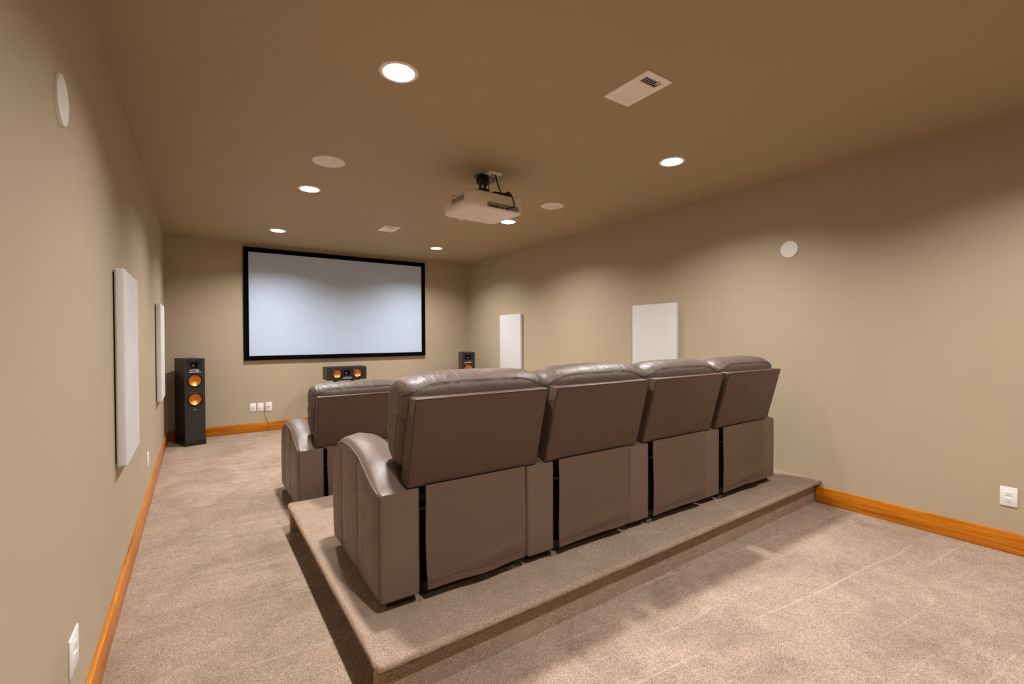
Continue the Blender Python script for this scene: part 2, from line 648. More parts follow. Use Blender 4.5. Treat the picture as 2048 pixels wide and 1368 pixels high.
def arm_k(y, z):
    """how far (0..1) the point lies from the centre towards the outline"""
    a = math.atan2(z - ARM_C[1], y - ARM_C[0])
    best, bd = None, 9
    for i in range(len(ARM_O)):
        o = ARM_O[i]
        d = abs((math.atan2(o.y - ARM_C[1], o.x - ARM_C[0]) - a + PI) % (2 * PI) - PI)
        if d < bd:
            bd, best = d, o
    R = math.hypot(best.x - ARM_C[0], best.y - ARM_C[1])
    return min(1.0, math.hypot(y - ARM_C[0], z - ARM_C[1]) / R)

SEAMS = (0.327, 0.628)
def arm_side_bulge(y, k):
    segs = (0.0, SEAMS[0], SEAMS[1], 0.87)
    for a, b in zip(segs, segs[1:]):
        if a <= y <= b:
            u = (y - a) / (b - a)
    return 0.007 * (max(0.0, math.sin(PI * u)) ** 0.5) * min(1, (1 - k) / 0.12 + 0.25)
    return 0.0

def arm_fn(p, s, k, q):
    y, z = p.y, p.z
    top = max(0.0, min(1.0, (z - 0.46) / 0.08)) * max(0.0, min(1.0, (y - 0.015) / 0.20))
    p.z += top * 0.030 * (1 - s * s)
    # the back end of the pad dips towards the seat back
    if abs(s) > 0.9:
        p.x += math.copysign(arm_side_bulge(y, k), s)
    # soft front
    return p

def make_arm(root, cx):
    vs, fs = puff(ARM, ARM_HW, ARM_N, 150, 44, arm_fn, ARM_C)
    vs = [Vector((v.x + cx, v.y, v.z)) for v in vs]
    arm = MB().raw(vs, fs).build('armrest', M['leather_arm'], root, angle=50)
    bvh = BVHTree.FromPolygons(vs, fs)
    # stitched seams: along both top edges, and the two upright seams on each side
    for sd in (-1, 1):
        def edge(frac):
            pts = []
            a = PI / 2 * frac
            s = math.sin(a) ** (2 / ARM_N); k = math.cos(a) ** (2 / ARM_N)
            for o in ARM_O:
                y = ARM_C[0] + (o.x - ARM_C[0]) * k
                z = ARM_C[1] + (o.y - ARM_C[1]) * k
                if z > 0.485 and o.x > 0.004 or (o.x > 0.78 and z > 0.30):
                    p = arm_fn(Vector((sd * s * ARM_HW, y, z)), sd * s, k, 0)
                    pts.append((p.x + cx, p.y, p.z))
            return pts
        for fr, mt in ((0.42, 'thread_highlight'), (0.52, 'thread')):
            pts = edge(fr)
            pts.sort(key=lambda q: -math.atan2(q[2] - ARM_C[1], q[1] - ARM_C[0]))
            MB().tube(pts, 0.0016, 6).build('seam', M[mt], arm)
        for ys in SEAMS:
            pts = []
            for i in range(60):
                z = 0.053 + (0.66 - 0.053) * i / 59
                hit = bvh.ray_cast(Vector((cx + sd * 0.5, ys, z)), Vector((-sd, 0, 0)))
                if hit[0] is not None and abs(hit[0].x - cx) > ARM_HW * 0.93:
                    pts.append(hit[0] + Vector((-sd * 0.0002, 0, 0)))
            if len(pts) > 2:
                MB().tube(pts, 0.0020, 6).build('seam', M['thread'], arm)
        pts = []
        for i in range(30):
            z = 0.06 + 0.44 * i / 29
            hit = bvh.ray_cast(Vector((cx + sd * 0.5, 0.012, z)), Vector((-sd, 0, 0)))
            if hit[0] is not None:
                pts.append(hit[0])
        MB().tube(pts, 0.0014, 6).build('seam', M['thread'], arm)
    return arm

def make_recliner(label, loc, rz, group, seed, right_arm=False, crown=1.0):
    rng = random.Random(seed)
    t = thing('recliner', label, 'recliner', loc, rz, group)
    make_arm(t, -0.381)
    if right_arm:
        make_arm(t, 0.381)
    # hidden carcass between the arms
    MB().box(-0.268, 0.268, 0.11, 0.79, 0.055, 0.40, 0.01).build('base_frame', M['lining'], t)
    # black glides
    for sx in ([-0.381, 0.381] if right_arm else [-0.381]):
        for y in (0.052, 0.70):
            MB().box(sx - 0.045, sx + 0.085, y, y + 0.11, 0.0, 0.055, 0.004).build('foot', M['dark'], t)
    for y in (0.06, 0.66):
        MB().box(-0.255, 0.255, y, y + 0.10, 0.0, 0.058, 0.004).build('foot', M['dark'], t)
    # seat cushion and folded footrest
    vs, fs = puff([(0.12, 0.36), (0.12, 0.48), (0.30, 0.50), (0.70, 0.52), (0.86, 0.50), (0.88, 0.42), (0.86, 0.36), (0.5, 0.35)], 0.284, 7, 60, 20)
    MB().raw(vs, fs).build('seat', M['leather_soft'], t)
    vs, fs = puff([(0.795, 0.07), (0.795, 0.36), (0.86, 0.365), (0.885, 0.22), (0.86, 0.07)], 0.28, 9, 50, 20)
    MB().raw(vs, fs).build('footrest', M['leather'], t)

    # reclined back: outer shell panel
    def slope(z):           # y of the panel's outer face
        return -0.002 - 0.104 * (z - 0.53) / 0.397
    hw = 0.352
    z0, z1 = 0.522, 0.928
    m = MB()
    bm = bmesh.new()
    vs = [(sx * hw, slope(z) + dy, z - (0.0 if dy == 0 else -0.004)) for z in (z0, z1) for dy in (0, 0.085) for sx in (-1, 1)]
    f = [(0, 1, 3, 2), (4, 5, 7, 6), (0, 1, 5, 4), (2, 3, 7, 6), (0, 2, 6, 4), (1, 3, 7, 5)]
    bv = [bm.verts.new(v) for v in vs]
    for q in f:
        bm.faces.new([bv[i] for i in q])
    bmesh.ops.recalc_face_normals(bm, faces=bm.faces[:])
    bmesh.ops.bevel(bm, geom=bm.edges[:], offset=0.009, segments=3, profile=0.5, affect='EDGES')
    m._join(bm)
    panel = m.build('back_panel', M['leather_back_shaded'], t)
    # piped edge around the panel and the folded corner tabs
    e = 0.004
    loop = [(-hw + e, slope(z0) - 0.0005, z0 + .006), (-hw + e, slope(z1) + 0.0005, z1 - .004), (hw - e, slope(z1) + 0.0005, z1 - .004), (hw - e, slope(z0) - 0.0005, z0 + .006)]
    MB().tube(loop, 0.0014, 6).build('seam', M['thread'], panel)
    for sd in (-1, 1):
        y = slope(z1)
        tb = MB()
        bm = bmesh.new()
        dz = 0.070
        pv = [(sd * (hw + 0.0015), slope(z1) + 0.004, z1 - 0.004), (sd * (hw + 0.0015), slope(z1) + 0.062, z1 - 0.001),
              (sd * (hw + 0.0015), slope(z1 - dz) + 0.050, z1 - dz), (sd * (hw + 0.0015), slope(z1 - dz) + 0.010, z1 - dz - 0.006)]
        pw = [(a - sd * 0.004, b, c) for a, b, c in pv]
        tb.raw(pv + pw, [(0, 1, 2, 3), (4, 5, 6, 7)] + [(k, (k + 1) % 4, 4 + (k + 1) % 4, 4 + k) for k in range(4)])
        tab = tb.build('corner_tab', M['leather'], panel)
        MB().tube([pv[2], pv[3]], 0.0022, 6).build('seam', M['thread_highlight'], tab) if False else None

    # back cushion and headrest
    ph = rng.uniform(0, 6)
    def crease(p, s, k, q):
        w = 0.0028 * math.sin(p.z * 74 + ph + 2.2 * math.sin(p.x * 7)) * (0.25 + abs(s) ** 3)
        p.y += w
        p.x += 0.0016 * math.sin(p.z * 60 + ph) * (abs(s) > 0.9)
        if abs(p.x) > 0.272:
            p.z = max(p.z, 0.60 + 0.02 * p.y)
        f = max(0.0, min(1.0, (p.z - 0.54) / 0.22))
        p.x *= 0.915 + 0.085 * (1 - (1 - f) ** 2)
        return p
    O = [(0.075, 0.545), (0.03, 0.72), (-0.020, 0.88), (-0.030, 0.96), (0.06, 0.985), (0.17, 0.965), (0.222, 0.89), (0.238, 0.78), (0.245, 0.66), (0.235, 0.56), (0.16, 0.52)]
    vs, fs = puff(O, 0.3745, 6.0, 90, 36, crease)
    back = MB().raw(vs, fs).build('backrest', M['leather_soft'], t, angle=70)
    bvh = BVHTree.FromPolygons(vs, fs)
    for sd in (-1, 1):
        pts = []
        for i in range(40):
            z = 0.615 + 0.30 * i / 39
            hit = bvh.ray_cast(Vector((sd * 0.6, 0.118 - 0.085 * (z - 0.6) / 0.3, z)), Vector((-sd, 0, 0)))
            if hit[0] is not None:
                pts.append(hit[0])
        if len(pts) > 3:
            MB().tube(pts, 0.0018, 6).build('seam', M['thread'], back)
    def hcrease(p, s, k, q):
        up = max(0.0, (p.z - 0.90) / 0.12)
        p.z += up * 0.013 * (math.cos(s * PI / 2) ** 0.7 if abs(s) < 1 else 0) * crown - 0.004 * up
        p.y += 0.0022 * math.sin(p.x * 95 + ph * 3 + 3 * math.sin(p.x * 11 + ph)) * up
        p.z += 0.0014 * math.sin(p.x * 83 + ph * 2 + 2 * math.sin(p.y * 30)) * up
        return p
    HO = [(-0.030, 0.80), (-0.064, 0.925), (-0.058, 0.967), (-0.020, 1.004), (0.040, 1.022), (0.105, 1.020), (0.175, 0.990), (0.226, 0.925), (0.234, 0.84), (0.20, 0.79), (0.08, 0.78)]
    vs, fs = puff(HO, 0.3795, 5.0, 100, 44, hcrease, (0.075, 0.925))
    head = MB().raw(vs, fs).build('headrest', M['leather_soft'], t, angle=75)
    # welted seam between the headrest top and its rear band
    OO = resample(chaikin(HO, 3), 100)
    rear_side = sorted(((o.y, o.x) for o in OO if o.x < 0.02 and o.y > 0.86), key=lambda q: q[0])
    def rear_y(z):
        for (z0_, y0_), (z1_, y1_) in zip(rear_side, rear_side[1:]):
            if z0_ <= z <= z1_:
                return y0_ + (y1_ - y0_) * (z - z0_) / max(1e-6, z1_ - z0_)
        return rear_side[0][1] if z < rear_side[0][0] else rear_side[-1][1]
    for off in (0.0, 0.006):
        pts = []
        for i in range(81):
            a = -PI / 2 * 0.93 + PI * 0.93 * i / 80
            s = math.copysign(abs(math.sin(a)) ** (2 / 5.0), math.sin(a))
            k = math.cos(a) ** (2 / 5.0)
            dive = max(0.0, (abs(s) - 0.55) / 0.45) ** 1.8       # the seam dives towards the panel at both ends
            zz = 0.976 + off - 0.045 * dive
            yy = rear_y(zz)
            p = hcrease(Vector((s * 0.3795, 0.075 + (yy - 0.075) * k, 0.925 + (zz - 0.925) * k)), s, k, 0)
            if k > 0.55:
                pts.append((p.x, p.y - 0.0002, p.z))
        MB().tube(pts, 0.0017, 6).build('seam', M['thread'], head)

    # leather flap hanging behind the mechanism
    nx, nz = 40, 40
    x0, x1 = -0.268, 0.270
    zt = 0.526
    a1, a2, a3, a4 = (rng.uniform(0, 6) for _ in range(4))
    lean = rng.uniform(-0.2, 0.2)
    def flap_pt(i, j, back):
        u, w = i / nx, j / nz        # w 0 top .. 1 bottom
        zb = 0.060 + 0.004 * math.sin(u * 4 + a1) + 0.0025 * math.sin(u * 9 + a2)
        z = zt + (zb - zt) * w
        x = x0 + (x1 - x0) * u + (0.006 * math.sin(w * 5 + a3) * (1 - 2 * u)) * w
        y = -0.012 - 0.004 * w
        amp = w ** 1.5
        y += amp * (0.0035 * math.sin(u * 5.5 + w * 2 + a2) + 0.0022 * math.sin((u + lean * w) * 13 + a4) * (w > 0.05))
        y -= 0.006 * math.exp(-((w - 0.86 + 0.10 * (u - 0.5)) / 0.05) ** 2) * (0.5 + 0.5 * math.sin(u * 6 + a1))
        return Vector((x, y + (0.004 if back else 0), z))
    vs, fs = [], []
    for back in (0, 1):
        for j in range(nz + 1):
            for i in range(nx + 1):
                vs.append(flap_pt(i, j, back))
    o2 = (nx + 1) * (nz + 1)
    ix = lambda i, j: j * (nx + 1) + i
    for j in range(nz):
        for i in range(nx):
            q = (ix(i, j), ix(i + 1, j), ix(i + 1, j + 1), ix(i, j + 1))
            fs.append(q); fs.append(tuple(o2 + k for k in q[::-1]))
    for i in range(nx):
        for j in (0, nz):
            fs.append((ix(i, j), ix(i + 1, j), o2 + ix(i + 1, j), o2 + ix(i, j)))
    for j in range(nz):
        for i in (0, nx):
            fs.append((ix(i, j), ix(i, j + 1), o2 + ix(i, j + 1), o2 + ix(i, j)))
    fm = MB().raw(vs, fs)
    # side return on the right: lower half folds forward
    flap = fm.build('back_flap', M['leather_flap'], t, angle=50)
    pts = [flap_pt(i, nz - 3, 0) + Vector((0, -0.0006, 0)) for i in range(nx + 1)]
    MB().tube(pts, 0.0014, 5).build('hem', M['thread'], flap)
    # strap hanging beside the flap in the gap
    MB().box(0.268, 0.274, -0.012, 0.030, 0.065, 0.245, 0.002).build('flap_tab', M['leather_flap'], flap)
    return t

PITCH = 0.762
ROT = math.atan2(-0.012, 0.762)
rear = ['brown leather recliner at the left end of the rear row, nearest the camera',
        'second brown recliner from the left in the rear row on the platform',
        'third brown recliner from the left in the rear row on the platform',
        'brown leather recliner at the right end of the rear row, beside the right wall']
for i in range(4):
    make_recliner(rear[i], (1.446 + PITCH * i, 1.897 - 0.012 * i, PZ + 0.0018), ROT, 'recliners of the rear row on the platform', 11 + i, i == 3)
# of the front row the photo shows only the recliner at its left end
make_recliner('brown leather recliner standing on the floor beyond the platform, half hidden by the rear row',
              (1.448, 3.78, 0.0), 0.0, None, 31, True, 0.3)

# ------------------------------------------------------------------ recessed lights
LN = ['recessed ceiling light of the left line, over the spot beside the camera',
      'large lit recessed ceiling light of the left line, nearest the camera',
      'lit recessed ceiling light, second along the left line beyond the round ceiling speaker',
      'lit recessed ceiling light at the far end of the left line above the screen corner',
      'recessed ceiling light of the right line, just past the upper right edge of the picture',
      'lit recessed ceiling light of the right line, between vent and right wall',
      'lit recessed ceiling light half behind the projector',
      'small lit recessed ceiling light at the far end of the right line']
def downlight(x, y, label):
    t = thing('recessed_light', label, 'ceiling light', (x, y, H), 0, 'recessed ceiling lights')
    prof = [(0.0775, 0.003), (0.0785, -0.0035), (0.084, -0.006), (0.094, -0.0045), (0.0985, 0.0), (0.0985, 0.002)]
    MB().lathe(prof, 64).build('trim_ring', M['white_paint'], t)
    prof = [(0.0775, 0.002), (0.076, 0.012), (0.0745, 0.013), (0.071, 0.026), (0.0695, 0.027), (0.064, 0.055), (0.061, 0.060)]
    MB().lathe(prof, 64).build('baffle', M['reflector'], t)
    # bulb face bulging down inside the baffle
    prof = [(0.060 * math.sin(a), 0.060 - 0.028 * math.cos(a)) for a in [PI / 2 * k / 10 for k in range(11)]]
    MB().lathe(prof, 40).build('bulb', M['lens'], t)
    MB().lathe([(0.079, 0.002), (0.079, 0.10), (0.0, 0.10)], 40).build('housing', M['dark'], t)
for (x, y), lb in zip(LIGHTS, LN):
    downlight(x, y, lb)

# ------------------------------------------------------------------ ceiling speakers, wall discs
def ceiling_speaker(x, y, r, label):
    t = thing('ceiling_speaker', label, 'speaker', (x, y, H), 0, 'round ceiling speakers')
    MB().lathe([(r - 0.012, -0.0035), (r - 0.009, -0.0065), (r - 0.002, -0.005), (r, 0.0), (r - 0.012, 0.0)], 72).build('rim', M['white_paint'], t)
    MB().lathe([(0, -0.005), (r * 0.6, -0.0048), (r - 0.012, -0.0034), (r - 0.012, 0.0)], 72).build('grille', M['grille'], t)
ceiling_speaker(1.203, 3.738, 0.119, 'round white ceiling speaker between two lit lights of the left line')
ceiling_speaker(3.418, 3.714, 0.119, 'round white ceiling speaker to the right of the projector')

def wall_disc(x, y, z, r, ax, label):
    t = thing('wall_speaker', label, 'speaker', (x, y, z), 0, 'round white wall speakers')
    m4 = rot_to(ax)
    MB().lathe([(r, 0.0), (r, 0.006), (r - 0.003, 0.010), (r - 0.010, 0.0115), (r - 0.012, 0.0105)], 64, m4).build('rim', M['white_plastic'], t)
    MB().lathe([(r - 0.012, 0.0), (r - 0.012, 0.0105), (r * 0.6, 0.0135), (0.0, 0.0150)], 64, m4).build('cover', M['white_plastic'], t)
wall_disc(0, 1.985, 2.126, 0.078, (1, 0, 0), 'round white disc high on the left wall')
wall_disc(W, 1.916, 2.127, 0.073, (-1, 0, 0), 'round white disc high on the right wall')

# ------------------------------------------------------------------ ceiling vents
def vent(x0, x1, y0, y1, label):
    cx, cy = (x0 + x1) / 2, (y0 + y1) / 2
    w, l = x1 - x0, y1 - y0
    t = thing('ceiling_vent', label, 'vent', (cx, cy, H), 0, 'white ceiling vents')
    b = 0.040
    m = MB()
    hx, hy = w / 2, l / 2
    for a in ((-hx, hx, -hy, -hy + b), (-hx, hx, hy - b, hy), (-hx, -hx + b, -hy + b, hy - b), (hx - b, hx, -hy + b, hy - b)):
        m.box(*a, -0.006, 0.001, 0.0015, 1)
    d1, d2 = -hy + b + (l - 2 * b) * 0.25, -hy + b + (l - 2 * b) * 0.75
    for d in (d1, d2):
        m.box(-hx + b, hx - b, d - 0.006, d + 0.006, -0.0055, 0.001)
    m.build('frame', M['white_paint'], t)
    MB().box(-hx + b, hx - b, -hy + b, hy - b, 0.0, 0.0012).build('backing', M['slot'], t)
    def fin(ax, c, a0, a1, tilt):
        mm = MB()
        if ax == 'x':      # fin runs along x
            m4 = Matrix.Translation((0, c, -0.003)) @ Matrix.Rotation(tilt, 4, 'X')
            mm.box(a0, a1, -0.0045, 0.0045, -0.0006, 0.0006, m4=m4)
        else:
            m4 = Matrix.Translation((c, 0, -0.003)) @ Matrix.Rotation(tilt, 4, 'Y')
            mm.box(-0.0045, 0.0045, a0, a1, -0.0006, 0.0006, m4=m4)
        return mm.build('louver', M['white_paint'], t, smooth=False)
    # near section opens towards the viewer (dark), middle and far sections closed off
    n = 4
    for i in range(n):
        c = -hy + b + (d1 - 0.006 + hy - b) * (i + .5) / n
        fin('x', c, -hx + b, hx - b, 1.0)
    n = 14
    for i in range(n):
        c = -hx + b + (w - 2 * b) * (i + .5) / n
        fin('y', c, d1 + 0.006, d2 - 0.006, 0.30)
    n = 5
    for i in range(n):
        c = d2 + 0.006 + (hy - b - d2 - 0.006) * (i + .5) / n
        fin('x', c, -hx + b, hx - b, -0.35)
    for i in range(7):
        c = -hx + b + (w - 2 * b) * (i + .5) / 7
        MB().box(c - 0.0012, c + 0.0012, -hy + b, d1 - 0.006, -0.0008, 0.0004).build('damper_blade', M['proj_vent'], t, smooth=False)
    # damper lever
    MB().box(hx * 0.30, hx * 0.30 + 0.006, -hy + b * 0.55, -hy + b + 0.018, -0.012, -0.005, 0.001).build('lever', M['white_paint'], t)
    for sy in (-1, 1):
        MB().lathe([(0.0, -0.0072), (0.0035, -0.0068), (0.004, -0.0055)], 12, Matrix.Translation((0, sy * (hy - b / 2), 0))).build('screw', M['silver'], t)
vent(2.2552, 2.4561, 1.5446, 1.8552, 'white rectangular ceiling vent nearest the camera, one end dark')
vent(2.2554, 2.4541, 5.4908, 5.7958, 'small white ceiling vent far off in front of the screen')

# ------------------------------------------------------------------ acoustic panels
def acoustic_panel(side, y0, y1, z0, z1, label):
    d = 0.050
    if side == 'L':
        b = (0.006, d, y0, y1, z0, z1)
        k = (0.0, 0.0065, y0 + 0.02, y1 - 0.02, z0 + 0.02, z1 - 0.02)
        o = (0, (y0 + y1) / 2, z0)
    else:
        b = (W - d, W - 0.006, y0, y1, z0, z1)
        k = (W - 0.0065, W, y0 + 0.02, y1 - 0.02, z0 + 0.02, z1 - 0.02)
        o = (W, (y0 + y1) / 2, z0)
    t = thing('acoustic_panel', label, 'acoustic panel', o, 0, 'fabric acoustic panels')
    def sh(q):
        return (q[0] - o[0], q[1] - o[0], q[2] - o[1], q[3] - o[1], q[4] - o[2], q[5] - o[2])
    MB().box(*sh(b), 0.011, 4).build('fabric_cover', M['panel'], t)
    MB().box(*sh(k)).build('mounting_rail', M['dark'], t)
acoustic_panel('L', 3.035, 3.64, 0.725, 1.735, 'white fabric acoustic panel on the left wall, nearest the camera')
acoustic_panel('L', 5.86, 6.46, 0.725, 1.735, 'white fabric acoustic panel on the left wall, beside the tower speaker')
acoustic_panel('R', 3.015, 3.617, 0.725, 1.735, 'wide white acoustic panel on the right wall behind the rear recliners')
acoustic_panel('R', 5.855, 6.455, 0.725, 1.735, 'narrow-looking white acoustic panel on the right wall, farthest back by the corner')

# ------------------------------------------------------------------ projection screen
def screen():
    x0, x1, z0, z1 = 0.906, 3.696, 1.046, 2.680
    t = thing('projection_screen', 'large blank white projection screen in a black frame on the far wall', 'screen', ((x0 + x1) / 2, D, z0))
    o = Vector(((x0 + x1) / 2, D, z0))
    f = 0.064
    d0, d1 = -0.040, -0.002
    hw, h = (x1 - x0) / 2, z1 - z0
    m = MB()
    m.raw(*(lambda P: ([(x, y, z) for y in (d0, d1) for x, z in P],
          [(0, 1, 5, 4), (1, 2, 6, 5), (2, 3, 7, 6), (3, 0, 4, 7), (8, 9, 13, 12), (9, 10, 14, 13), (10, 11, 15, 14), (11, 8, 12, 15),
           (0, 1, 9, 8), (1, 2, 10, 9), (2, 3, 11, 10), (3, 0, 8, 11), (4, 5, 13, 12), (5, 6, 14, 13), (6, 7, 15, 14), (7, 4, 12, 15)]))(
          [(-hw, 0), (hw, 0), (hw, h), (-hw, h), (-hw + f, f), (hw - f, f), (hw - f, h - f), (-hw + f, h - f)]))
    m.build('frame', M['velvet'], t, smooth=False)
    MB().box(-hw + f - 0.01, hw - f + 0.01, -0.022, -0.016, f - 0.01, h - f + 0.01).build('screen_surface', M['screen'], t, smooth=False)
screen()

# ------------------------------------------------------------------ loudspeakers
def cone_parts(parent, cx, cz, yf, r, name='woofer'):
    """driver facing -y at local (cx, yf, cz)"""
    m4 = Matrix.Translation((cx, yf, cz)) @ rot_to((0, -1, 0))
    w = MB().lathe([(r * 1.10, -0.002), (r * 1.10, 0.003), (r * 1.06, 0.006), (r * 0.98, 0.006), (r * 0.955, 0.002), (r * 0.93, 0.0055), (r * 0.90, 0.004), (r * 0.86, -0.003)], 56, m4).build(name, M['rubber'], parent)
    prof = [(r * 0.87, -0.001)]
    for k in range(1, 13):
        f = k / 12
        prof.append((r * 0.87 * (1 - f), -0.001 - 0.030 * math.sin(f * PI / 2) ** 0.9))
    MB().lathe(prof, 56, m4).build('cone', M['copper'], w)
    return w

def horn_part(parent, cx, cz, yf, hw, hh, depth=0.06):
    """square flared horn in the front at y=yf facing -y"""
    n = 10
    secs = []
    for k in range(n + 1):
        f = k / n
        e = f ** 0.55
        secs.append((hw * (1 - e) + 0.016 * e, hh * (1 - e) + 0.016 * e, yf + depth * f))
    vs, fs = [], []
    vs += [(cx + sx * (hw + .006), yf - 0.003, cz + sz * (hh + .006)) for sx, sz in ((-1, -1), (1, -1), (1, 1), (-1, 1))]
    vs += [(cx + sx * (hw + .001), yf - 0.003, cz + sz * (hh + .001)) for sx, sz in ((-1, -1), (1, -1), (1, 1), (-1, 1))]
    for w, h, y in secs:
        vs += [(cx + sx * w, y - 0.002, cz + sz * h) for sx, sz in ((-1, -1), (1, -1), (1, 1), (-1, 1))]
    for k in range(len(secs) + 1):
        for q in range(4):
            r = (q + 1) % 4
            fs.append((k * 4 + q, k * 4 + r, (k + 1) * 4 + r, (k + 1) * 4 + q))
    L = len(vs) - 4
    fs.append((L, L + 1, L + 2, L + 3))
    h = MB().raw(vs, fs).build('horn', M['horn'], parent, angle=30)
    m4 = Matrix.Translation((cx, yf + depth - 0.004, cz)) @ rot_to((0, -1, 0))
    MB().lathe([(0.013, 0.0), (0.010, 0.005), (0.0, 0.0075)], 24, m4).build('tweeter', M['silver'], h)
    return h

def frame_face(m, x0, x1, z0, z1, y0, y1, holes):
    """front board with square/round holes left out is approximated by strips around each hole band"""
    zs = z0
    for (cx, cz, hw, hh) in sorted(holes, key=lambda q: q[1]):
        if cz - hh > zs:
            m.box(x0, x1, y0, y1, zs, cz - hh)
        m.box(x0, cx - hw, y0, y1, cz - hh, cz + hh)
        m.box(cx + hw, x1, y0, y1, cz - hh, cz + hh)
        zs = cz + hh
    m.box(x0, x1, y0, y1, zs, z1)

def round_hole_board(m, x0, x1, z0, z1, yf, th, cx, cz, r, n=48):
    """rectangular board face at y=yf with a round hole"""
    vs, fs = [], []
    for k in range(n):
        a = 2 * PI * (k + .5) / n
        c, s = math.cos(a), math.sin(a)
        # project to rectangle
        tx = ((x1 - cx) / c if c > 0 else (x0 - cx) / c) if abs(c) > 1e-9 else 1e9
        tz = ((z1 - cz) / s if s > 0 else (z0 - cz) / s) if abs(s) > 1e-9 else 1e9
        tt = min(tx, tz)
        vs.append((cx + r * c, yf, cz + r * s))
        vs.append((cx + tt * c, yf, cz + tt * s))
        vs.append((cx + r * c, yf + th, cz + r * s))
    for k in range(n):
        j = (k + 1) % n
        fs.append((k * 3, j * 3, j * 3 + 1, k * 3 + 1))
        fs.append((k * 3, j * 3, j * 3 + 2, k * 3 + 2))
    base = len(vs)
    # corners
    for (qx, qz) in ((x0, z0), (x1, z0), (x1, z1), (x0, z1)):
        a0 = math.atan2(qz - cz, qx - cx) % (2 * PI)
        k = int((a0 / (2 * PI) * n) - .5) % n
        j = (k + 1) % n
        vs.append((qx, yf, qz))
        fs.append((k * 3 + 1, j * 3 + 1, len(vs) - 1))
    m.raw(vs, fs)

def tower(label, loc, rz):
    t = thing('tower_speaker', label, 'speaker', loc, rz, 'black tower speakers')
    w, d = 0.1125, 0.41
    h0, h1 = 0.055, 1.11
    # plinth
    MB().box(-w - 0.006, w + 0.006, -0.008, d, 0.0, 0.062, 0.004).build('plinth', M['ash'], t)
    # cabinet, open at the front
    m = MB()
    m.box(-w, -w + 0.018, 0.012, d, h0, h1).box(w - 0.018, w, 0.012, d, h0, h1)
    m.box(-w + 0.018, w - 0.018, 0.012, d, h1 - 0.018, h1).box(-w + 0.018, w - 0.018, 0.012, d, h0, h0 + 0.018)
    m.box(-w + 0.018, w - 0.018, d - 0.018, d, h0 + 0.018, h1 - 0.018)
    m.build('cabinet', M['ash'], t, smooth=False)
    # baffle with openings
    m = MB()
    z_h, z_a, z_b = 1.018, 0.830, 0.590
    r = 0.080
    cuts = [(z_h, 0.078, 0.082, 'h'), (z_a, r, r, 'r'), (z_b, r, r, 'r')]
    round_hole_board(m, -w, w, z_a - 0.094, z_a + 0.090, 0.0, 0.012, 0, z_a, r * 1.02)
    m.box(-w, w, 0.0, 0.012, z_b + 0.0945, z_a - 0.094)
    round_hole_board(m, -w, w, z_b - 0.094, z_b + 0.0945, 0.0, 0.012, 0, z_b, r * 1.02)
    zl, zr = z_h - 0.076, z_h + 0.076
    m.raw([(-w, 0, z_a + .09), (w, 0, z_a + .09), (w, 0, zl), (-w, 0, zl)], [(0, 1, 2, 3)])
    m.raw([(-w, 0, zl), (-0.075, 0, zl), (-0.075, 0, zr), (-w, 0, zr)], [(0, 1, 2, 3)])
    m.raw([(w, 0, zl), (0.075, 0, zl), (0.075, 0, zr), (w, 0, zr)], [(0, 1, 2, 3)])
    m.raw([(-w, 0, zr), (w, 0, zr), (w, 0, h1), (-w, 0, h1)], [(0, 1, 2, 3)])
    m.box(-w, w, 0.0, 0.012, h0 + 0.008, z_b - 0.094)
    for s in (-1, 1):
        m.box(s * w - (0.003 if s > 0 else 0), s * w + (0.003 if s < 0 else 0), -0.0005, 0.0125, h0 + 0.008, h1)
    m.box(-w, w, -0.0005, 0.0125, h1 - 0.004, h1)
    m.build('baffle', M['baffle'], t, smooth=False)
    # grille edge groove and magnets
    MB().box(-w + 0.024, -w + 0.0265, -0.0012, 0.002, h0 + 0.03, h1 - 0.02).build('grille_groove', M['dark'], t)
    horn_part(t, 0, z_h, 0.0, 0.074, 0.075)
    MB().box(-0.068, 0.068, -0.0075, -0.001, z_h - 0.086, z_h - 0.074, 0.003).build('lit_horn_lip', M['silver'], t)  # light on the horn's lower flare, painted as a silver strip
    cone_parts(t, 0, z_a, 0.0, r)
    cone_parts(t, 0, z_b, 0.0, r)
    me = text_mesh('Klipsch', 0.013)
    me.transform(Matrix.Translation((0, -0.001, 0.460)) @ Matrix.Rotation(PI / 2, 4, 'X'))
    link('badge', me, M['white_plastic'], t, smooth=False)
    return t
tower('black tower speaker with two copper woofers in the left corner', (0.323, 7.131, 0.0), math.radians(16.05))
tower('black tower speaker in the right corner, only its top showing behind the recliners', (4.153, 6.85, 0.0), math.radians(-20.3))

